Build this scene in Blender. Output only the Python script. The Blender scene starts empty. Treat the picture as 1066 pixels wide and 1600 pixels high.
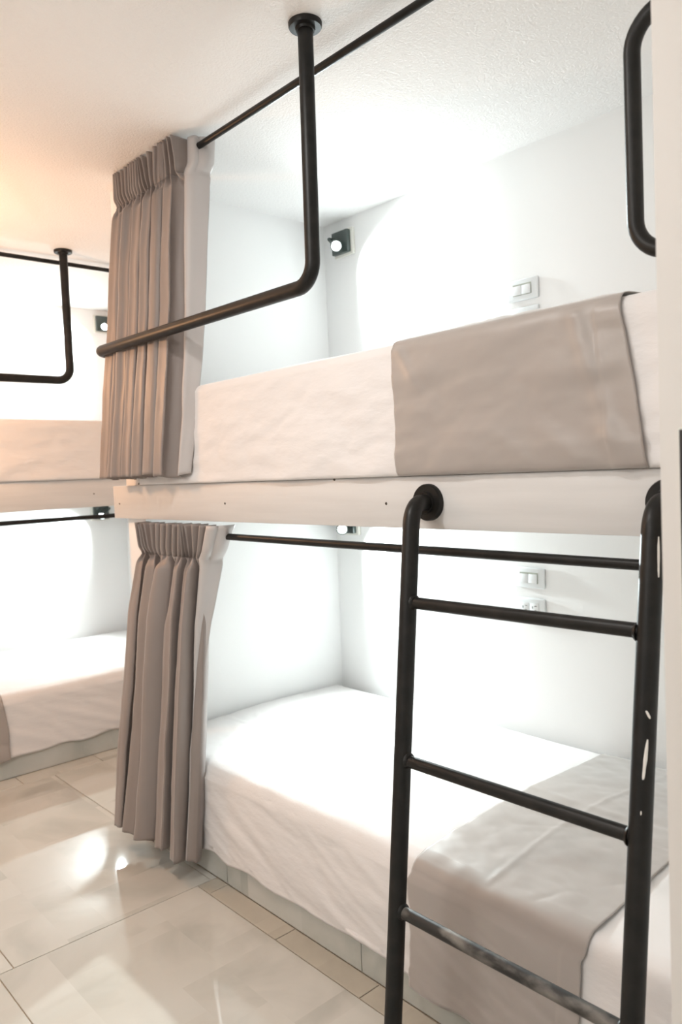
import bpy, bmesh, math, random
from math import sin, cos, pi, exp, sqrt
from mathutils import Vector, Matrix, noise

random.seed(7)
S = bpy.context.scene
COL = S.collection

# ------------------------------------------------------------------ camera
F_PX, YAW, PITCH, ROLL = 1206.7, 0.839594, 0.0510977, -0.0421334
cy, sy = cos(YAW), sin(YAW)
fw = Vector((-sy * cos(PITCH), cy * cos(PITCH), -sin(PITCH)))
rt = Vector((cy, sy, 0)); up = rt.cross(fw)
r2 = rt * cos(ROLL) + up * sin(ROLL)
u2 = -rt * sin(ROLL) + up * cos(ROLL)
cam = bpy.data.cameras.new('camera'); cam_o = bpy.data.objects.new('camera', cam); COL.objects.link(cam_o)
cam_o.matrix_world = Matrix(((r2.x, u2.x, -fw.x, 0), (r2.y, u2.y, -fw.y, 0), (r2.z, u2.z, -fw.z, 1.25), (0, 0, 0, 1)))
cam.sensor_fit = 'VERTICAL'; cam.sensor_height = 36; cam.sensor_width = 24
cam.lens = F_PX / 1600 * 36
cam.clip_start = 0.02; cam.clip_end = 50
cam.dof.use_dof = True; cam.dof.focus_distance = 1.75; cam.dof.aperture_fstop = 4.5
S.camera = cam_o

# ------------------------------------------------------------------ world, lights, exposure
W = bpy.data.worlds.new('world'); S.world = W; W.use_nodes = True
W.node_tree.nodes['Background'].inputs[0].default_value = (1, 0.97, 0.93, 1)
W.node_tree.nodes['Background'].inputs[1].default_value = 0.3
S.view_settings.view_transform = 'Standard'; S.view_settings.look = 'None'
S.view_settings.gamma = 1; S.view_settings.use_curve_mapping = False
S.view_settings.exposure = 0.0

def light(name, kind, loc, energy, color, **kw):
    l = bpy.data.lights.new(name, kind); o = bpy.data.objects.new(name, l); COL.objects.link(o)
    o.location = loc; l.energy = energy; l.color = color
    for k, v in kw.items():
        if k == 'dir':
            o.rotation_euler = Vector(v).to_track_quat('-Z', 'Y').to_euler()
        else:
            setattr(l, k, v)
    return o

light('ceiling_or_fill_light', 'AREA', (-1.28, 0.40, 2.25), 9.5, (1, 0.97, 0.94), shape='DISK', size=0.11)
light('ceiling_or_fill_light', 'POINT', (-1.0, -1.0, 2.05), 26, (1, 0.97, 0.945), shadow_soft_size=0.12)  # unseen ambient fill, added to brighten the ceiling
light('warm_lamp', 'POINT', (-3.0, 0.50, 1.72), 23, (1, 0.52, 0.25), shadow_soft_size=0.05)

# ------------------------------------------------------------------ materials
def mat(name, col, rough=0.5, metal=0.0, spec=0.5, sheen=0, emit=None, estr=0):
    m = bpy.data.materials.new(name); m.use_nodes = True
    b = m.node_tree.nodes['Principled BSDF']
    b.inputs['Base Color'].default_value = (*col, 1)
    b.inputs['Roughness'].default_value = rough
    b.inputs['Metallic'].default_value = metal
    b.inputs['Specular IOR Level'].default_value = spec
    if sheen: b.inputs['Sheen Weight'].default_value = sheen
    if emit:
        b.inputs['Emission Color'].default_value = (*emit, 1); b.inputs['Emission Strength'].default_value = estr
    return m

def nodes(m):
    t = m.node_tree
    return t, t.nodes, t.links, t.nodes['Principled BSDF']

def add_bump(m, scale, strength, dist, detail=3, kind='noise', stretch=None, extra=None):
    t, N, L, b = nodes(m)
    tc = N.new('ShaderNodeTexCoord'); mp = N.new('ShaderNodeMapping')
    L.new(tc.outputs['Object'], mp.inputs[0])
    if stretch: mp.inputs['Scale'].default_value = stretch
    if kind == 'noise':
        tx = N.new('ShaderNodeTexNoise'); tx.inputs['Scale'].default_value = scale; tx.inputs['Detail'].default_value = detail
        out = tx.outputs[0]
    else:
        tx = N.new('ShaderNodeTexVoronoi'); tx.inputs['Scale'].default_value = scale; tx.feature = 'SMOOTH_F1'
        out = tx.outputs[0]
    L.new(mp.outputs[0], tx.inputs['Vector'])
    bp = N.new('ShaderNodeBump'); bp.inputs['Strength'].default_value = strength; bp.inputs['Distance'].default_value = dist
    L.new(out, bp.inputs['Height'])
    old = b.inputs['Normal'].links
    if old: L.new(old[0].from_socket, bp.inputs['Normal'])
    L.new(bp.outputs[0], b.inputs['Normal'])
    return out

def mottle(m, c1, c2, scale, lo=0.35, hi=0.65, detail=4, stretch=None, coord='Object'):
    t, N, L, b = nodes(m)
    tc = N.new('ShaderNodeTexCoord'); mp = N.new('ShaderNodeMapping'); L.new(tc.outputs[coord], mp.inputs[0])
    if stretch: mp.inputs['Scale'].default_value = stretch
    tx = N.new('ShaderNodeTexNoise'); tx.inputs['Scale'].default_value = scale; tx.inputs['Detail'].default_value = detail
    L.new(mp.outputs[0], tx.inputs['Vector'])
    cr = N.new('ShaderNodeValToRGB'); cr.color_ramp.elements[0].position = lo; cr.color_ramp.elements[1].position = hi
    cr.color_ramp.elements[0].color = (*c1, 1); cr.color_ramp.elements[1].color = (*c2, 1)
    L.new(tx.outputs[0], cr.inputs[0]); L.new(cr.outputs[0], b.inputs['Base Color'])
    return cr

M = {}
M['wall'] = mat('painted_wall', (0.89, 0.89, 0.885), 0.6); add_bump(M['wall'], 120, 0.08, 0.002)
M['shaded_wall'] = mat('shaded_wall_paint', (0.72, 0.69, 0.655), 0.55); add_bump(M['shaded_wall'], 150, 0.06, 0.002)  # same wall paint, with the near end's shade put into the colour
M['ceiling'] = mat('textured_ceiling', (0.93, 0.925, 0.915), 0.85)
add_bump(M['ceiling'], 170, 0.55, 0.004, detail=2)
M['board'] = mat('painted_board', (0.645, 0.63, 0.615), 0.45)
mottle(M['board'], (0.62, 0.605, 0.59), (0.665, 0.65, 0.635), 3.0, stretch=(1, 1, 14)); add_bump(M['board'], 40, 0.08, 0.002, stretch=(0.3, 0.3, 4))
M['sheet'] = mat('cotton_sheet', (0.745, 0.72, 0.71), 0.8, sheen=0.15)
add_bump(M['sheet'], 9, 0.34, 0.014, detail=5, stretch=(1.0, 0.6, 2.2)); add_bump(M['sheet'], 900, 0.05, 0.0006)
M['runner'] = mat('taupe_satin', (0.36, 0.322, 0.296), 0.42, sheen=0.5)
add_bump(M['runner'], 6, 0.15, 0.012, detail=3); add_bump(M['runner'], 1200, 0.08, 0.0005)
M['curtain'] = mat('taupe_curtain', (0.265, 0.222, 0.202), 0.48, sheen=0.3)
add_bump(M['curtain'], 700, 0.12, 0.0008, stretch=(1, 1, 0.4)); add_bump(M['curtain'], 16, 0.15, 0.006, stretch=(1, 1, 0.25))
M['lining'] = mat('curtain_lining', (0.50, 0.465, 0.45), 0.42, sheen=0.3)
add_bump(M['lining'], 14, 0.2, 0.006, stretch=(1, 1, 0.3))
M['pipe'] = mat('black_pipe', (0.008, 0.008, 0.0075), 0.42, spec=0.3)
mottle(M['pipe'], (0.006, 0.006, 0.0055), (0.014, 0.0125, 0.011), 30, 0.4, 0.75); add_bump(M['pipe'], 90, 0.12, 0.001)
M['worn'] = mat('worn_black_pipe', (0.02, 0.02, 0.018), 0.5)
mottle(M['worn'], (0.014, 0.013, 0.012), (0.20, 0.185, 0.165), 28, 0.50, 0.74, detail=6, stretch=(0.5, 1, 1))
M['scrape'] = mat('bare_scrape', (0.78, 0.76, 0.72), 0.6)
M['lampbody'] = mat('grey_lamp_body', (0.045, 0.06, 0.055), 0.4, spec=0.6)
M['lampwhite'] = mat('white_lamp_trim', (0.75, 0.74, 0.68), 0.4)
M['lens'] = mat('lamp_lens', (1, 1, 1), 0.3, emit=(0.93, 1.0, 0.99), estr=25)
M['plate'] = mat('white_switch_plastic', (0.80, 0.83, 0.84), 0.25)
M['rocker'] = mat('white_rocker_plastic', (0.82, 0.84, 0.85), 0.25)
M['gap'] = mat('dark_gap', (0.42, 0.44, 0.38), 0.6)
M['slot'] = mat('socket_slot', (0.03, 0.03, 0.03), 0.6)
M['screw'] = mat('screw_steel', (0.10, 0.085, 0.07), 0.4, metal=0.6)
M['grout'] = mat('tan_grout', (0.50, 0.42, 0.31), 0.8)
M['black'] = mat('black_frame', (0.012, 0.012, 0.013), 0.35)
M['frame'] = mat('pale_frame', (0.74, 0.76, 0.70), 0.4)
M['slab'] = mat('plaster_slab', (0.80, 0.79, 0.77), 0.7)

def marble(name, base, dark, light_, rough):
    m = mat(name, base, rough, spec=0.6)
    t, N, L, b = nodes(m)
    tc = N.new('ShaderNodeTexCoord'); oi = N.new('ShaderNodeObjectInfo')
    sc_ = N.new('ShaderNodeVectorMath'); sc_.operation = 'SCALE'; L.new(oi.outputs['Location'], sc_.inputs[0]); sc_.inputs['Scale'].default_value = 3.7
    ad = N.new('ShaderNodeVectorMath'); ad.operation = 'ADD'; L.new(tc.outputs['Object'], ad.inputs[0]); L.new(sc_.outputs[0], ad.inputs[1])
    # printed overlapping rectangular patches
    def bricks(sc, w, h, off):
        br = N.new('ShaderNodeTexBrick'); br.inputs['Scale'].default_value = sc
        br.inputs['Color1'].default_value = (0, 0, 0, 1); br.inputs['Color2'].default_value = (1, 1, 1, 1); br.inputs['Mortar Size'].default_value = 0
        br.inputs['Brick Width'].default_value = w; br.inputs['Row Height'].default_value = h; br.offset = off
        L.new(ad.outputs[0], br.inputs['Vector']); return br
    b1 = bricks(1.0, 0.43, 0.31, 0.37); b2 = bricks(1.0, 0.29, 0.47, 0.61)
    sm = N.new('ShaderNodeMath'); sm.operation = 'ADD'; L.new(b1.outputs[0], sm.inputs[0]); L.new(b2.outputs[0], sm.inputs[1])
    no = N.new('ShaderNodeTexNoise'); no.inputs['Scale'].default_value = 2.6; no.inputs['Detail'].default_value = 7; no.inputs['Distortion'].default_value = 0.8
    off = N.new('ShaderNodeVectorMath'); off.operation = 'MULTIPLY_ADD'
    L.new(sm.outputs[0], off.inputs[0]); off.inputs[1].default_value = (0.5, 0.5, 0.5); L.new(ad.outputs[0], off.inputs[2])
    L.new(off.outputs[0], no.inputs['Vector'])
    mx = N.new('ShaderNodeMath'); mx.operation = 'MULTIPLY_ADD'; L.new(sm.outputs[0], mx.inputs[0]); mx.inputs[1].default_value = 0.015; L.new(no.outputs[0], mx.inputs[2])
    cr = N.new('ShaderNodeValToRGB'); e = cr.color_ramp.elements
    e[0].position = 0.33; e[0].color = (*dark, 1); e[1].position = 0.72; e[1].color = (*light_, 1)
    k = e.new(0.50); k.color = (*base, 1)
    L.new(mx.outputs[0], cr.inputs[0]); L.new(cr.outputs[0], b.inputs['Base Color'])
    return m
M['tile'] = marble('marble_tile', (0.565, 0.548, 0.497), (0.46, 0.447, 0.402), (0.60, 0.587, 0.54), 0.035)
M['base'] = marble('grey_marble_base', (0.48, 0.49, 0.45), (0.37, 0.385, 0.36), (0.60, 0.60, 0.56), 0.14)
M['border'] = marble('border_tile', (0.47, 0.43, 0.36), (0.41, 0.375, 0.31), (0.52, 0.475, 0.40), 0.09)  # shade along the near bunk is put into this browner colour

# ------------------------------------------------------------------ object helpers
def link(name, me, m=None, parent=None):
    o = bpy.data.objects.new(name, me); COL.objects.link(o)
    if m is not None and me is not None and not me.materials: me.materials.append(m)
    if parent is not None: o.parent = parent
    return o

def tag(o, label=None, cat=None, group=None, kind=None):
    if label: o['label'] = label
    if cat: o['category'] = cat
    if group: o['group'] = group
    if kind: o['kind'] = kind
    return o

def empty(name, loc, label=None, cat=None, group=None, rz=0):
    o = bpy.data.objects.new(name, None); COL.objects.link(o); o.location = loc; o.rotation_euler.z = rz
    o.empty_display_size = 0.05
    return tag(o, label, cat, group)

def mesh_from(bm, name, smooth=False):
    bmesh.ops.recalc_face_normals(bm, faces=bm.faces)
    me = bpy.data.meshes.new(name); bm.to_mesh(me); bm.free()
    if smooth:
        for p in me.polygons: p.use_smooth = True
        try: me.set_sharp_from_angle(angle=math.radians(38))
        except Exception: pass
    return me

def box_bm(bm, lo, hi, bev=0.0, seg=2):
    r = bmesh.ops.create_cube(bm, size=1)
    vs = r['verts']
    lo, hi = Vector(lo), Vector(hi)
    for v in vs:
        v.co = Vector((lo[i] + (v.co[i] + 0.5) * (hi[i] - lo[i]) for i in range(3)))
    if bev > 0:
        es = list({e for v in vs for e in v.link_edges})
        bmesh.ops.bevel(bm, geom=es, offset=bev, segments=seg, profile=0.5, affect='EDGES')

def box(name, lo, hi, m, parent=None, bev=0.0, seg=2):
    bm = bmesh.new(); box_bm(bm, lo, hi, bev, seg)
    return link(name, mesh_from(bm, name, smooth=bev > 0), m, parent)

def sweep_bm(bm, pts, r, n=20, cap=True):
    pts = [Vector(p) for p in pts]
    t0 = (pts[1] - pts[0]).normalized()
    a = Vector((0, 0, 1)) if abs(t0.z) < 0.9 else Vector((1, 0, 0))
    nrm = t0.cross(a).normalized()
    rings = []
    for i, p in enumerate(pts):
        if i == 0: t = t0
        elif i == len(pts) - 1: t = (pts[i] - pts[i - 1]).normalized()
        else: t = ((pts[i + 1] - pts[i]).normalized() + (pts[i] - pts[i - 1]).normalized()).normalized()
        nrm = (nrm - t * nrm.dot(t)).normalized(); b = t.cross(nrm)
        rr = r(i) if callable(r) else r
        rings.append([bm.verts.new(p + nrm * (rr * cos(2 * pi * k / n)) + b * (rr * sin(2 * pi * k / n))) for k in range(n)])
    for i in range(len(rings) - 1):
        for k in range(n):
            bm.faces.new((rings[i][k], rings[i][(k + 1) % n], rings[i + 1][(k + 1) % n], rings[i + 1][k]))
    if cap:
        bm.faces.new(rings[0][::-1]); bm.faces.new(rings[-1])

def round_path(corners, rad, n=10):
    c = [Vector(p) for p in corners]; out = [c[0]]
    for i in range(1, len(c) - 1):
        a = (c[i - 1] - c[i]).normalized(); b = (c[i + 1] - c[i]).normalized()
        ang = a.angle(b); d = rad / math.tan(ang / 2)
        p0 = c[i] + a * d; p1 = c[i] + b * d
        cen = c[i] + (a + b).normalized() * (rad / sin(ang / 2))
        v0 = p0 - cen; v1 = p1 - cen; om = v0.angle(v1)
        for k in range(n + 1):
            s = k / n
            out.append(cen + (v0 * sin((1 - s) * om) + v1 * sin(s * om)) / sin(om))
    out.append(c[-1]); return out

def pipe(name, corners, rad, r, m, parent=None, n=24):
    bm = bmesh.new(); pts = round_path(corners, rad) if len(corners) > 2 else corners
    sweep_bm(bm, pts, r, n); return link(name, mesh_from(bm, name, True), m, parent)

def lathe(name, prof, origin, axis, m, parent=None, n=32):
    """prof: (distance along axis, radius)"""
    bm = bmesh.new(); ax = Vector(axis).normalized()
    a = ax.orthogonal().normalized(); b = ax.cross(a); o = Vector(origin); rings = []
    for d, r in prof:
        rings.append([bm.verts.new(o + ax * d + (a * cos(2 * pi * k / n) + b * sin(2 * pi * k / n)) * max(r, 1e-5)) for k in range(n)])
    for i in range(len(rings) - 1):
        for k in range(n): bm.faces.new((rings[i][k], rings[i][(k + 1) % n], rings[i + 1][(k + 1) % n], rings[i + 1][k]))
    bm.faces.new(rings[0][::-1]); bm.faces.new(rings[-1])
    return link(name, mesh_from(bm, name, True), m, parent)

def flange(origin, axis, r, parent, th=0.012, name='flange'):
    return lathe(name, [(0, r), (th * 0.7, r), (th, r * 0.95), (th, r * 0.60), (th * 1.5, r * 0.56), (th * 1.5, 0.001)], origin, axis, M['pipe'], parent)

# ------------------------------------------------------------------ dimensions (metres)
YF = 1.252            # front plane of the near bunk
YB = 2.15             # back wall
XL, XR = -2.43, -0.430 # inner faces of the walls at both ends of the near bunk
PL = -2.56            # far face of the middle partition
XF = -3.40            # front plane of the far bunk
XW = -4.35            # left wall (back of the far bunk)
ZC = 2.262            # ceiling

# ------------------------------------------------------------------ structure
def struct(name, lo, hi, m):
    return tag(box(name, lo, hi, m), kind='structure')

tag(box('floor', (XW - 0.1, -1.6, -0.06), (1.3, YB + 0.1, -0.004), M['grout']), kind='structure')
floor = bpy.data.objects['floor']
struct('ceiling', (XW - 0.1, -1.6, ZC), (1.3, YB + 0.1, ZC + 0.08), M['ceiling'])
struct('wall_back', (XW - 0.1, YB, -0.004), (1.3, YB + 0.1, ZC), M['wall'])
struct('wall_left', (XW - 0.1, -1.6, -0.004), (XW, YB, ZC), M['wall'])
struct('wall_front', (XW, -1.6, -0.004), (1.3, -1.5, ZC), M['wall'])
struct('wall_right', (1.2, -1.5, -0.004), (1.3, YB, ZC), M['wall'])
struct('wall_middle', (PL, 1.275, -0.004), (XL, YB, ZC), M['wall'])
struct('wall_near', (XR, 0.90, -0.004), (-0.34, YB, ZC), M['shaded_wall'])
struct('wall_far', (XW, -0.05, -0.004), (XF - 0.02, 0.05, ZC), M['wall'])

# black framed panel on the end of the near wall
pn = empty('wall_panel', (-0.3655, 0.90, 0.74), 'black rectangular panel in a pale rim at the right edge, on the near white wall end', 'panel')
box('rim', (-0.040, -0.006, 0.0), (0.028, -0.0005, 0.545), M['frame'], pn, 0.001)
box('panel_face', (-0.0365, -0.012, 0.002), (0.026, -0.0065, 0.543), M['black'], pn, 0.001)

# floor tiles
def tile(name, x0, x1, y0, y1, m, parent, z0=-0.004, z1=0.0, g=0.0013):
    bm = bmesh.new(); cx, cyy = (x0 + x1) / 2, (y0 + y1) / 2
    box_bm(bm, (x0 + g - cx, y0 + g - cyy, z0), (x1 - g - cx, y1 - g - cyy, z1), 0.0009, 1)
    o = link(name, mesh_from(bm, name, False), m, parent); o.location = (cx, cyy, 0)
    return o
JX = -2.05
for i in range(4):                      # left of the joint: rows offset by half
    pass
y_r = [1.182, 0.588, -0.006, -0.6, -1.194, -1.5]
for a, b in zip(y_r[1:], y_r[:-1]):
    xs = [JX, -0.80, 0.45, 1.2]
    for c, d in zip(xs[:-1], xs[1:]):
        if a >= 0.58 and c < -0.4 < d:
            tile('floor_tile', c, -0.44, a, b, M['tile'], floor)
            continue
        tile('floor_tile', c, d, a, b, M['tile'], floor)
tile('floor_tile', -0.34, 0.45, 0.588, 1.182, M['tile'], floor)
y_l = [2.13, 1.83, 1.23, 0.63, 0.03, -0.57, -1.17, -1.5]
for a, b in zip(y_l[1:], y_l[:-1]):
    if a > 1.2:
        tile('floor_tile', -3.29, -2.56, a, b, M['tile'], floor)
    elif a == 0.63:
        tile('floor_tile', -3.29, JX, a, b, M['tile'], floor)
    else:
        tile('floor_tile', -3.29, JX, a, b, M['tile'], floor)
tile('floor_tile', -2.56, JX, 1.23, 1.252, M['tile'], floor)
# narrow border pieces in front of both bunks
bx = [JX, -1.986, -1.656, -1.326, -0.996, -0.666, -0.44]
for a, b in zip(bx[:-1], bx[1:]): tile('border_tile', a, b, 1.182, 1.252, M['border'], floor)
by = [0.05 + 0.35 * k for k in range(6)] + [2.13]
for a, b in zip(by[:-1], by[1:]): tile('border_tile', -3.40, -3.29, a, b, M['tile'], floor)

# ------------------------------------------------------------------ bunk bases and platforms
def base_run(root, near):
    """row of upright marble tiles faced on the plinth"""
    if near:
        xs = [XL + 0.001, -1.99, -1.39, -0.79, XR - 0.001]
        for a, b in zip(xs[:-1], xs[1:]):
            box('base_tile', (a + 0.001, YF, 0.0005), (b - 0.001, YF + 0.012, 0.10), M['base'], root, 0.0012, 1)
    else:
        ys = [0.051, 0.40, 1.0, 1.60, 2.149]
        for a, b in zip(ys[:-1], ys[1:]):
            box('base_tile', (XF - 0.012, a + 0.001, 0.0005), (XF, b - 0.001, 0.10), M['base'], root, 0.0012, 1)
lb = empty('bed_plinth', (0, 0, 0), 'low marble-faced plinth under the lower bed beside the ladder', 'bed base')
box('plinth_core', (XL + 0.001, YF + 0.0125, 0.0), (XR - 0.001, YB - 0.001, 0.10), M['slab'], lb)
base_run(lb, True)
fb = empty('bed_plinth', (0, 0, 0), 'low marble-faced plinth under the lower bed at the far left', 'bed base')
box('plinth_core', (XW + 0.001, 0.051, 0.0), (XF - 0.0125, YB - 0.001, 0.10), M['slab'], fb)
base_run(fb, False)

up_ = empty('bunk_platform', (0, 0, 0), 'white painted board platform carrying the near upper bed, ladder fixed to it', 'bunk platform')
box('deck', (XL + 0.001, YF + 0.024, 1.122), (XR - 0.001, YB - 0.001, 1.232), M['slab'], up_)
box('fascia_board', (-2.62, YF, 1.12), (XR - 0.001, YF + 0.0225, 1.235), M['board'], up_, 0.0015, 2)
for x, z in ((-2.575, 1.172), (-1.90, 1.174), (-1.24, 1.175), (-1.415, 1.2335)):
    lathe('screw_head', [(0, 0.0035), (0.0012, 0.003), (0.0012, 0.0008), (0.0002, 0.0007)], (x, YF - 0.0001, z), (0, -1, 0), M['screw'], up_, 10)
fp = empty('bunk_platform', (0, 0, 0), 'white painted board platform carrying the far upper bed at left', 'bunk platform')
box('deck', (XW + 0.001, 0.051, 1.142), (XF - 0.024, YB - 0.001, 1.262), M['slab'], fp)
box('fascia_board', (XF - 0.0225, 0.051, 1.14), (XF, YB - 0.001, 1.268), M['board'], fp, 0.0015, 2)
lathe('screw_head', [(0, 0.0035), (0.0012, 0.003), (0.0012, 0.0008), (0.0002, 0.0007)], (XF + 0.0001, 1.53, 1.20), (1, 0, 0), M['screw'], fp, 10)

# ------------------------------------------------------------------ bedding
def fbm(x, y, z=0.0, o=3):
    return noise.fractal(Vector((x, y, z)), 1.0, 2.0, o)

def profile(D, z0, z1, r, bev_back=True, nside=20, ntop=70, nc=7, zu=0.1):
    """cross-section from the front bottom hem over the top to the back; entries (b, z, tag)"""
    P = []
    P.append((D, zu, 'b')); P.append((0.0045, zu, 'b')); P.append((0.0045, z0 + 0.002, 'u')); P.append((0.003, z0, 'u'))
    for i in range(nside + 1): P.append((0, z0 + (z1 - r - z0) * i / nside, 's'))
    for i in range(1, nc): 
        t = pi / 2 * i / nc; P.append((r - r * cos(t), z1 - r + r * sin(t), 'c'))
    for i in range(ntop + 1): P.append((r + (D - 2 * r) * i / ntop, z1, 't'))
    for i in range(1, nc):
        t = pi / 2 * i / nc; P.append((D - r + r * sin(t), z1 - r + r * cos(t), 'k'))
    for i in range(5): P.append((D, z1 - r - (z1 - r - zu - 0.001) * i / 4, 'k'))
    return P

def cover(name, a0, a1, D, z0, z1, r, na, mapf, m, disp, endr=0.04, ntop=70, nside=20, thick=0.0, parent=None, closed=True, zu=0.1):
    P = profile(D, z0, z1, r, ntop=ntop, nside=nside, zu=zu)
    if not closed: P = P[3:]
    bm = bmesh.new(); rows = []
    for i in range(na + 1):
        a = a0 + (a1 - a0) * i / na
        row = []
        for (b, z, tg) in P:
            bb, zz = b, z
            if endr > 0:
                d = min(a - a0, a1 - a)
                if d < endr:
                    k = endr - sqrt(max(0, endr ** 2 - (endr - d) ** 2)); f = (z - z0) / (z1 - z0)
                    if tg in 'tck': zz = z - k * 0.8
                    if tg in 'usc' and closed: bb = b + k * 0.8
                    if tg == 'k': bb = b - k * 0.8
            da, db, dz = disp(a, bb, zz, tg)
            row.append(bm.verts.new(mapf(a + da, bb + db, zz + dz)))
        rows.append(row)
    for i in range(na):
        for j in range(len(P) - 1):
            bm.faces.new((rows[i][j], rows[i + 1][j], rows[i + 1][j + 1], rows[i][j + 1]))
    if closed:
        bm.faces.new(rows[0]); bm.faces.new(rows[-1][::-1])
        for i in range(na): bm.faces.new((rows[i][-1], rows[i + 1][-1], rows[i + 1][0], rows[i][0]))
    bmesh.ops.recalc_face_normals(bm, faces=bm.faces)
    me = bpy.data.meshes.new(name); bm.to_mesh(me); bm.free()
    for p in me.polygons: p.use_smooth = len(p.vertices) == 4
    o = link(name, me, m, parent)
    if thick:
        md = o.modifiers.new('s', 'SOLIDIFY'); md.thickness = thick; md.offset = 1
    return o

near_map = lambda a, b, z: Vector((a, YF - 0.006 + b, z))
far_map = lambda a, b, z: Vector((XF + 0.006 - b, a, z))

def crease(v, c, w, h): return h * exp(-((v - c) / w) ** 2)

def disp_lower(seed, hem, top, r):
    def d(a, b, z, tg):
        db = dz = 0.0
        if tg in 'us':
            f = (z - hem) / (top - hem)                      # 0 at the hem
            # long diagonal drag lines running down towards the foot end
            w = fbm(a * 3.0 + z * 5 + seed, z * 3.5 - a * 0.5, seed) * 0.011
            w += fbm(a * 11 + z * 26, z * 4 + a * 2, seed + 3) * 0.0035 * (0.4 + 0.8 * (1 - f))
            db = -abs(w) * 1.0 - 0.003 + 0.002 * sin(a * 7)
            if f < 0.05: dz = 0.012 * fbm(a * 4, seed, 1) + 0.004 * sin(a * 31 + seed)
            db += -0.004 * (1 - f)
        elif tg == 'c':
            db = -0.002 + 0.003 * fbm(a * 6, z * 3, seed); dz = 0.004 * fbm(a * 5, b * 9, seed + 5)
        elif tg == 't':
            dz = 0.006 * fbm(a * 2.2, b * 2.2, seed + 9) + 0.012 * sin(pi * min(1, max(0, b / 0.9)))
            dz += 0.0022 * fbm(a * 9 + b * 14, b * 5 - a * 3, seed + 1)
            dz += crease(a + 0.10 * b, -1.52, 0.005, 0.0022) + crease(b - 0.06 * a, 0.43, 0.005, 0.0020)
        return 0, db, dz
    return d

cover('mattress', XL + 0.004, XR - 0.006, YB - YF - 0.008, 0.083, 0.362, 0.042, 300, near_map, M['sheet'], disp_lower(2.0, 0.083, 0.362, 0.04), endr=0.03, zu=0.1015, ntop=110, nside=36)
tag(bpy.data.objects['mattress'], 'mattress in a white fitted sheet on the lower bed beside the ladder', 'mattress')

def disp_upper(seed, hem, top):
    def d(a, b, z, tg):
        db = dz = 0.0
        if tg in 'usc':
            f = (z - hem) / (top - hem)
            w = fbm(a * 2.4 - z * 3, z * 5 + a * 0.6, seed) * 0.012 + fbm(a * 7 - z * 10, z * 16 + a * 3, seed + 2) * 0.004
            db = -abs(w) * max(0, 1 - max(0, (f - 0.85) / 0.15)) * 0.9 - 0.001
            if tg != 'c': db -= 0.002
            # sheet gathered into the foot corner
            if tg != 'c' and f < 0.35: db -= 0.009 * (0.35 - f) / 0.35 * abs(sin(a * 38 + z * 25)) * exp(-((a - (-0.52)) / 0.05) ** 2)
            if tg == 's' and f < 0.02: db += 0.002
        elif tg == 't':
            dz = 0.004 * fbm(a * 3, b * 3, seed + 9) + 0.008 * sin(pi * min(1, max(0, b / 0.9)))
        return 0, db, dz
    return d
o = cover('mattress', XL + 0.004, XR - 0.006, YB - YF - 0.008, 1.2358, 1.530, 0.019, 220, near_map, M['sheet'], disp_upper(5.0, 1.2358, 1.53), endr=0.05, zu=1.2385, ntop=40, nside=34)
tag(o, 'thick mattress in a white sheet on the near upper bed, hung with a taupe runner', 'mattress')

o = cover('mattress', 0.056, YB - 0.004, XF - XW - 0.006, 0.092, 0.362, 0.04, 220, far_map, M['sheet'], disp_lower(11.0, 0.092, 0.362, 0.04), endr=0.03, zu=0.1015, ntop=40, nside=26)
tag(o, 'mattress in a white sheet on the lower bed at the far left', 'mattress')
o = cover('mattress', 0.056, YB - 0.004, XF - XW - 0.006, 1.2685, 1.540, 0.03, 200, far_map, M['sheet'], disp_upper(17.0, 1.2685, 1.54), endr=0.05, zu=1.2700, ntop=30, nside=26)
tag(o, 'mattress in a white sheet on the far upper bed behind the black rail', 'mattress')

# runners draped over the beds, sitting a little proud of the sheet
def runner_disp(base, a0, a1, hem, top, skew=0.0, wav=0.004, bulge=0.0, tuck=False):
    def d(a, b, z, tg):
        da, db, dz = base(a, b, z, tg)
        if tg == 'u': z = hem
        e = (a - a0) / (a1 - a0)
        if tg in 'us':
            f = (z - hem) / (top - hem)
            db = db - 0.0045 - bulge * (1 - f) * (0.5 + 0.5 * sin(e * 9 + 1)) 
            da += wav * sin(z * 22 + 3 * e) * (e - 0.5) * 2
            da += skew * (1 - f) * (e ** 3)
            db -= 0.002 * (e > 0.9)
            if tuck:                                       # hem pushed into the gap above the board
                dz = min(dz, 0.0)
                db += 0.003 * max(0, 1 - f / 0.10) ** 2
                db -= 0.006 * max(0, 1 - abs(f - 0.16) / 0.16) * (0.4 + abs(sin(e * 17 + f * 9)) ** 3 * e)
                db -= 0.005 * exp(-((e - 0.93 + 0.10 * f) / 0.03) ** 2)
                db -= 0.004 * exp(-(((e - 0.10) * 1.0 + (f - 0.75) * 0.35) / 0.025) ** 2) * min(1, max(0, (f - 0.4) / 0.35)) ** 2
            elif f < 0.03: dz += 0.006 * sin(e * 5 + 2)
        elif tg == 'c': db -= 0.004; dz += 0.003
        elif tg == 't':
            dz += 0.0035 + crease(b, 0.47, 0.012, 0.0015) + crease(a + 0.02 * sin(b * 5), a0 + 0.45 * (a1 - a0), 0.008, 0.0016)
            dz += 0.004 * abs(fbm(a * 5 + b * 3, b * 7 - a * 5, 4.4))
            da += wav * sin(b * 7 + 2)
        return da, db, dz
    return d

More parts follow.
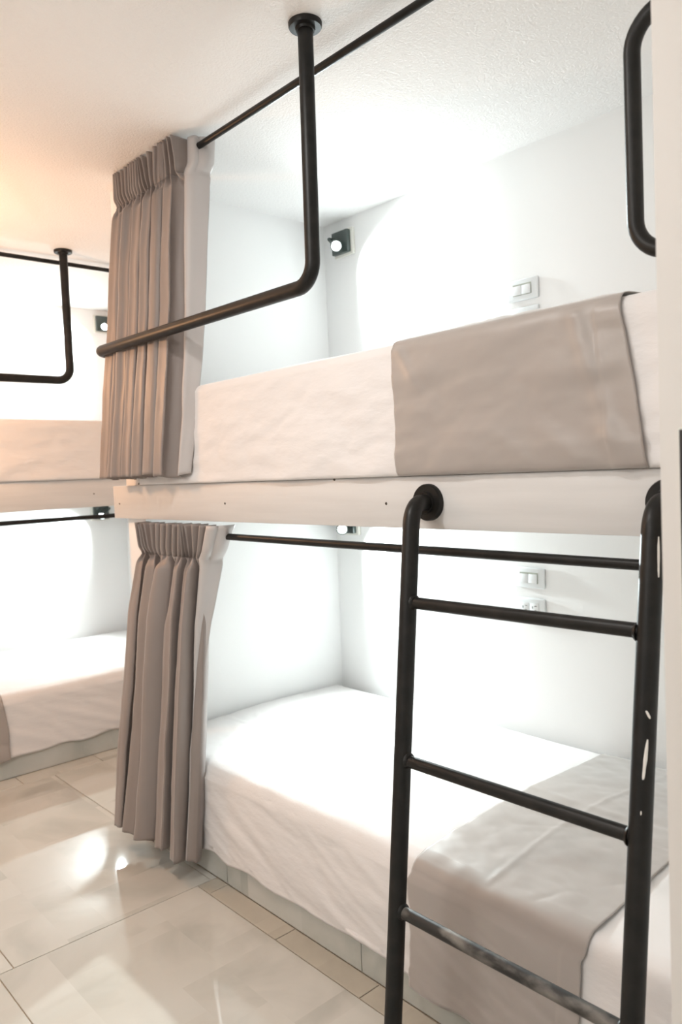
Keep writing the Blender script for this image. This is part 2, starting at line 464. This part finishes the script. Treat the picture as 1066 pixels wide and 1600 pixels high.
lo_r = cover('bed_runner', -1.195, -0.755, YB - YF - 0.010, 0.070, 0.3635, 0.043, 90, near_map, M['runner'],
             runner_disp(disp_lower(2.0, 0.07, 0.366, 0.04), -1.195, -0.755, 0.07, 0.366, skew=-0.03, bulge=0.008), endr=0, ntop=110, nside=36, closed=False, thick=0.0015, zu=0.2)
tag(lo_r, 'taupe satin runner across the lower bed behind the ladder rungs', 'bed runner')
up_r = cover('bed_runner', -1.190, -0.655, YB - YF - 0.010, 1.2375, 1.5325, 0.021, 130, near_map, M['runner'],
             runner_disp(disp_upper(5.0, 1.2375, 1.534), -1.190, -0.655, 1.2375, 1.534, skew=0.045, wav=0.002, tuck=True), endr=0, ntop=40, nside=34, closed=False, thick=0.0015, zu=1.30)
tag(up_r, 'taupe satin runner across the near upper bed under the two wall switches', 'bed runner')
fr_r = cover('bed_runner', 0.62, 1.066, XF - XW - 0.010, 0.088, 0.366, 0.045, 70, far_map, M['runner'],
             runner_disp(disp_lower(11.0, 0.088, 0.366, 0.04), 0.62, 1.066, 0.088, 0.366, skew=0.02), endr=0, ntop=40, nside=26, closed=False, thick=0.0015, zu=0.2)
tag(fr_r, 'taupe runner corner hanging over the far lower bed at the left edge', 'bed runner')

# ------------------------------------------------------------------ rails, rods, ladder
PR = 0.0175
def rod(p0, p1, r, label, group=None):
    o = pipe('curtain_rod', [p0, p1], 0, r, M['pipe'])
    return tag(o, label, 'curtain rod', group)
rod((XL + 0.0005, 1.272, 2.224), (XR - 0.0005, 1.272, 2.224), 0.0095, 'thin black curtain rod just under the ceiling above the near upper bed')
rod((XL + 0.0005, 1.288, 1.0745), (XR - 0.0005, 1.288, 1.0645), 0.0100, 'thin black curtain rod under the white board, behind the ladder top')
rod((-3.415, 0.052, 2.236), (-3.415, YB - 0.0005, 2.236), 0.0095, 'thin black curtain rod under the ceiling at the far left bunk')
rod((-3.435, 0.052, 1.092), (-3.435, YB - 0.0005, 1.092), 0.0100, 'thin black curtain rod under the far left bunk board')

def guard_rail(root, top, low, corner, end, d_end, fl_end):
    pipe('rail_pipe', [top, low, corner, end], 0.055, PR, M['pipe'], root)
    flange(top, (0, 0, -1), 0.038, root)
    flange(fl_end, d_end, 0.036, root)
g1 = empty('guard_rail', (0, 0, 0), 'bent black pipe guard rail in front of the near upper bed, hung from the ceiling', 'guard rail')
guard_rail(g1, (-1.356, 1.170, ZC - 0.0002), (-1.366, 1.170, 1.685), (-2.515, 1.168, 1.692), (-2.515, 1.2748, 1.692), (0, -1, 0), (-2.515, 1.2748, 1.692))
g2 = empty('guard_rail', (0, 0, 0), 'bent black pipe guard rail of the far upper bed at left, hung from the ceiling', 'guard rail')
guard_rail(g2, (-3.31, 1.413, ZC - 0.0002), (-3.31, 1.413, 1.700), (-3.31, 0.0, 1.700), (-3.4198, 0.0, 1.700), (1, 0, 0), (-3.4198, 0.0, 1.700))

g3 = empty('grab_rail', (0, 0, 0), 'short black pipe grab handle at upper right beside the near wall end', 'grab rail')
pipe('rail_pipe', [(XR - 0.0005, 1.165, 1.925), (-0.588, 1.165, 1.925), (-0.588, 1.165, 1.565), (XR - 0.0005, 1.165, 1.565)], 0.055, 0.0128, M['pipe'], g3)
for z in (1.925, 1.565): flange((XR - 0.0002, 1.165, z), (-1, 0, 0), 0.028, g3, 0.008)

ld = empty('bunk_ladder', (0, 0, 0), 'black pipe ladder bolted to the white board, leaning over the lower bed', 'ladder')
LX0, LX1 = -1.083, -0.570
yt, yb = 1.168, 1.010
def lad_y(z): return yb + (yt - yb) * (z / 1.178)
def lad_x(x, z): return x + (0.028 * (1 - z / 1.178) if x == LX0 else 0.0)
for x in (LX0, LX1):
    fx = x - (0.026 if x == LX0 else 0.012)
    sr = pipe('side_rail', [(fx, YF - 0.0125, 1.178), (x, yt, 1.178), (lad_x(x, 0), yb, 0.0005)], 0.05, PR + 0.0003, M['pipe'], ld)
    flange((fx, YF - 0.0002, 1.178), (0, -1, 0), 0.040, ld, 0.012)
    if x == LX1: right_rail = sr
for i, z in enumerate((0.981, 0.668, 0.376)):
    g = M['worn'] if i == 2 else M['pipe']
    o = pipe('rung', [(lad_x(LX0, z) + 0.010, lad_y(z), z - 0.001), (LX1 - 0.010, lad_y(z), z + 0.002)], 0, 0.0122, g, ld, 20)
    if i == 2: o['label'] = 'rung worn to pale scuffs'
    for x, s in ((LX0, 1), (LX1, -1)):
        lathe('weld', [(0, 0.0165), (0.003, 0.0155), (0.006, 0.0125)], (lad_x(x, z) + s * 0.0155, lad_y(z), z), (s, 0, 0), M['pipe'], ld, 16)

def scrape(cz, h, w, ang, lean=0.0, seed=1):
    """irregular bare patch lying on the surface of the right side rail"""
    bm = bmesh.new(); n = 12; rows = []
    for i in range(n + 1):
        v = i / n; z = cz - h / 2 + h * v
        ww = w * (sin(pi * min(1, max(0.04, v * 0.94 + 0.04))) ** 0.35) * (0.85 + 0.25 * noise.noise(Vector((v * 5, seed, 0))))
        row = []
        for k in range(5):
            t = ang + (k / 4 - 0.5) * ww / PR + lean * (v - 0.5) / PR
            rr = PR + 0.0003 + 0.0006 * (1 if 0 < k < 4 else -0.5)
            row.append(bm.verts.new((LX1 + rr * sin(t), lad_y(z) - rr * cos(t), z)))
        rows.append(row)
    for i in range(n):
        for k in range(4): bm.faces.new((rows[i][k], rows[i][k + 1], rows[i + 1][k + 1], rows[i + 1][k]))
    o = link('paint_mark', mesh_from(bm, 'paint_mark', True), M['scrape'], right_rail)
    o['label'] = 'bare white scrape in the black paint'
scrape(0.795, 0.060, 0.0075, 0.62, 0.004, 1)
scrape(0.862, 0.012, 0.006, 0.70, -0.006, 2)
scrape(1.10, 0.062, 0.006, 1.05, -0.003, 4)
scrape(0.715, 0.006, 0.003, 0.45, 0, 5)

# ------------------------------------------------------------------ curtains
def curtain(root, xa, xb, ztop, zbot, seed, nf, yh, head, amp0, amp1, bot, ret, lining_from, hem_wave=0.012):
    """xa..xb heading span; bot = (x0,y0,x1,y1) line along the hem; ret = depth of the turned-back leading edge"""
    rnd = random.Random(seed)
    NS = nf * 26; NV = 90
    ph = [0.0]                                            # broad folds of unequal width, each split in three at the heading
    for i in range(nf): ph.append(ph[-1] + 0.35 + 1.3 * rnd.random())
    tot = ph[-1]
    amps = [0.65 + 0.5 * rnd.random() for _ in range(nf + 1)]
    lean = [rnd.uniform(-1, 1) for _ in range(nf + 1)]
    wob = [rnd.uniform(0, 6.28) for _ in range(nf + 1)]
    tuck = head
    def wave(q, p):
        y = sin(2 * pi * q); return math.copysign(abs(y) ** p, y)
    def pt(s, v):
        z = ztop + (zbot - ztop) * v
        w = s * tot
        i = 0
        while i < nf - 1 and w > ph[i + 1]: i += 1
        q = (w - ph[i]) / (ph[i + 1] - ph[i])
        e = q * q * (3 - 2 * q)
        A = amps[i] * (1 - e) + amps[i + 1] * e; Ln = lean[i] * (1 - e) + lean[i + 1] * e; Wb = wob[i] * (1 - e) + wob[i + 1] * e
        hv = ztop - z; fw_ = (xb - xa) / nf
        g = min(1, hv / tuck)                              # 0 at the top edge, 1 at the pinch line
        d = max(0.0, hv - tuck) / (ztop - zbot - tuck)     # 0 at the pinch line, 1 at the hem
        k = min(1, d / 0.22) ** 0.8
        pin = exp(-((hv - tuck) / 0.016) ** 2)             # pinch nodes
        head_y = amp0 * (1 - 0.35 * g) * wave(3 * q + 0.1 * Ln, 0.65) * (1 - 0.25 * pin)
        broad = wave(q + 0.04 * Ln, 0.75)
        small = 0.32 * sin(6 * pi * q + Wb) * (1 - 0.55 * k) + 0.16 * sin(10 * pi * q + 2 * Wb) * (0.6 + 0.4 * Ln)
        body_y = (amp0 * 0.7 * (1 - k) + amp1 * k) * A * (broad + small * 1.3)
        m_ = min(1, max(0, (hv - tuck + 0.01) / 0.05)); m_ = m_ * m_ * (3 - 2 * m_)
        y = head_y * (1 - m_) + body_y * m_
        xo = (-0.20 * sin(4 * pi * q) - 0.10 * Ln * cos(2 * pi * q)) * fw_ * m_ * (0.5 + 0.7 * k)
        xo += 0.11 * fw_ * sin(6 * pi * q) * (1 - m_) + 0.030 * Ln * (1 - g) * (1 - m_)
        tight = 1 + 0.05 * (1 - g) - 0.07 * pin - 0.05 * (1 - d) * m_
        f = v ** 1.1
        bx_ = bot[0] + (bot[2] - bot[0]) * s; by_ = bot[1] + (bot[3] - bot[1]) * s
        hx = xa + (xb - xa) * (0.5 + (s - 0.5) * tight)
        x = hx * (1 - f) + bx_ * f + xo + 0.010 * Ln * sin(Wb + v * 4) * d
        yy = yh * (1 - f) + by_ * f - y + 0.004 * sin(Wb + v * 7) * d
        if d > 0: yy += 0.004 * fbm(s * 14, v * 5, seed) * min(1, d * 6)
        if v > 0.9: z += hem_wave * (fbm(s * 5, seed, 2) + 0.5 * broad) * (v - 0.9) / 0.1
        if v < 0.02: z += 0.0015 * sin(30 * s) - 0.002
        return Vector((x, yy, z))
    end0 = pt(1.0, 0)
    def retp(t, v):                                       # the turned back leading edge, t 0..1
        p = pt(1.0, v); hv = v * (ztop - zbot)
        k = min(1.0, v * ret[4])
        dep = ret[0] * (1 - k) + ret[1] * k
        sw = ret[2] * (1 - k) + ret[3] * k
        x = p.x + sw * sin(t * pi * 0.5) + 0.006 * t * sin(t * 5.5 + v * 3) * (1 if hv > tuck else 0.5)
        y = p.y + dep * (1 - cos(t * pi * 0.5)) * 0.9 + dep * 0.1 * t
        if hv < tuck: x += 0.010 * abs(sin(t * 2 * pi)) 
        return Vector((x, y, p.z + (0.006 * t if v > 0.9 else 0)))
    def grid(name, s0, s1, v0, v1, ns, nv, fn, m, off=0.0, parent=root, th=0.0014):
        bm = bmesh.new(); rows = []
        for j in range(nv + 1):
            v = v0 + (v1 - v0) * j / nv
            rows.append([bm.verts.new(fn(s0 + (s1 - s0) * i / ns, v)) for i in range(ns + 1)])
        for j in range(nv):
            for i in range(ns): bm.faces.new((rows[j][i], rows[j][i + 1], rows[j + 1][i + 1], rows[j + 1][i]))
        me = bpy.data.meshes.new(name); bm.to_mesh(me); bm.free()
        for p in me.polygons: p.use_smooth = True
        o = link(name, me, m, parent)
        if th:
            md = o.modifiers.new('s', 'SOLIDIFY'); md.thickness = th; md.offset = -1
        return o
    vh = tuck / (ztop - zbot)
    body = grid('fabric', 0, 1, vh, 1, NS, NV, pt, M['curtain'])
    hd = grid('pleated_heading', 0, 1, 0, vh, NS, 14, pt, M['curtain'])
    le = grid('leading_edge', 0, 1, 0, 1, 22, NV, retp, M['lining']); le['label'] = 'paler turned-back leading edge'
    return pt, retp

cu = empty('curtain', (0, 0, 0), 'taupe pinch-pleated curtain gathered at the left end of the near upper bed', 'curtain')
curtain(cu, -2.405, -1.985, 2.256, 1.262, 3, 8, 1.232, 0.105, 0.030, 0.028, (-2.54, 1.198, -2.075, 1.196), (0.075, 0.030, 0.032, 0.020, 1.0), 0.85, 0.008)
cl = empty('curtain', (0, 0, 0), 'taupe pinch-pleated curtain gathered at the left end of the lower bed, nearly reaching the floor', 'curtain')
curtain(cl, -2.395, -2.005, 1.112, 0.072, 11, 5, 1.246, 0.105, 0.028, 0.046, (-2.465, 1.150, -2.075, 1.178), (0.080, 0.010, 0.034, -0.012, 1.5), 0.85, 0.02)

# ------------------------------------------------------------------ reading lamps
def lamp(loc, sx, label, energy, rz=0.0):
    """loc: point on the wall behind the lamp; local +y points into the wall, beam goes towards sx"""
    r = empty('reading_lamp', loc, label, 'wall lamp', None, rz)
    box('backplate', (-0.055, -0.014, -0.052), (0.055, -0.0005, 0.052), M['lampwhite'], r, 0.002)
    box('housing', (-0.048, -0.034, -0.044), (0.044, -0.0145, 0.044), M['lampbody'], r, 0.003)
    hx = -0.020 * sx
    pipe('swivel_arm', [(hx - 0.018 * sx, -0.033, 0.018), (hx - 0.018 * sx, -0.060, 0.018), (hx + 0.012 * sx, -0.062, -0.010)], 0.008, 0.006, M['lampbody'], r, 12)
    d = Vector((0.66 * sx, -0.62, -0.42)).normalized()
    c = Vector((hx + 0.024 * sx, -0.056, -0.016))
    head = lathe('lamp_head', [(-0.026, 0.004), (-0.024, 0.016), (-0.018, 0.0215), (0.018, 0.0235), (0.024, 0.0235), (0.024, 0.0195), (0.018, 0.0185)], c, d, M['lampbody'], r, 28)
    lathe('lens', [(0.0186, 0.018), (0.0215, 0.016), (0.0235, 0.010), (0.024, 0.001)], c, d, M['lens'], head, 24)
    l = bpy.data.lights.new('lamp_beam', 'SPOT'); lo = bpy.data.objects.new('lamp_beam', l); COL.objects.link(lo)
    l.energy = energy; l.color = (0.87, 0.985, 1.0); l.spot_size = math.radians(128); l.spot_blend = 0.75; l.shadow_soft_size = 0.018
    lo.parent = r; lo.location = c + d * 0.03
    aim = Vector((0.80 * sx, -0.26, -0.48)).normalized()
    lo.rotation_euler = aim.to_track_quat('-Z', 'Y').to_euler()
    return r

lamp((-2.300, YB, 2.165), 1, 'small lit reading lamp on the back wall above the near upper bed', 60)
lamp((-2.335, YB, 1.045), 1, 'small lit reading lamp just under the white board above the near lower bed', 82)
lamp((XW, 2.068, 2.180), -1, 'small lit reading lamp above the far upper bed, left of the upper curtain', 62, pi / 2)
lamp((XW, 1.985, 1.080), -1, 'small lit reading lamp under the far board, left of the lower curtain', 64, pi / 2)

# ------------------------------------------------------------------ switches and outlets
def switch(x, z, label):
    r = empty('light_switch', (x, YB, z), label, 'light switch')
    box('face_plate', (-0.058, -0.010, -0.034), (0.058, -0.0005, 0.034), M['plate'], r, 0.004, 3)
    box('recess', (-0.035, -0.0112, -0.018), (0.035, -0.0100, 0.018), M['gap'], r)
    for s in (-1, 1):
        bm = bmesh.new()
        box_bm(bm, (s * 0.0172 - 0.0163, -0.0155, -0.0168), (s * 0.0172 + 0.0163, -0.0115, 0.0130), 0.001, 2)
        for v in bm.verts:
            if v.co.y < -0.013: v.co.y += (v.co.z) * 0.10
        link('rocker', mesh_from(bm, 'rocker', True), M['rocker'], r)
    return r
def outlet(x, z, label):
    r = empty('power_outlet', (x, YB, z), label, 'power outlet')
    box('face_plate', (-0.058, -0.010, -0.036), (0.058, -0.0005, 0.036), M['plate'], r, 0.005, 3)
    for s in (-1, 1):
        k = box('socket', (s * 0.0185 - 0.0165, -0.0125, -0.020), (s * 0.0185 + 0.0165, -0.0102, 0.020), M['rocker'], r, 0.0008)
        for dx, dz, w, h in ((-0.006, 0.006, 0.0012, 0.004), (0.006, 0.011, 0.0045, 0.0009), (0.006, -0.003, 0.0045, 0.0009), (-0.002, -0.011, 0.002, 0.002)):
            box('slot', (s * 0.0185 + dx - w, -0.0130, dz - h), (s * 0.0185 + dx + w, -0.0126, dz + h), M['slot'], k)
    return r
switch(-1.467, 1.814, 'white double rocker switch on the back wall above the near upper bed')
outlet(-1.467, 1.722, 'white wall plate half hidden behind the upper taupe runner')
switch(-1.474, 0.878, 'white double rocker switch on the wall seen through the ladder top')
outlet(-1.474, 0.775, 'white double power outlet partly behind the top ladder rung')
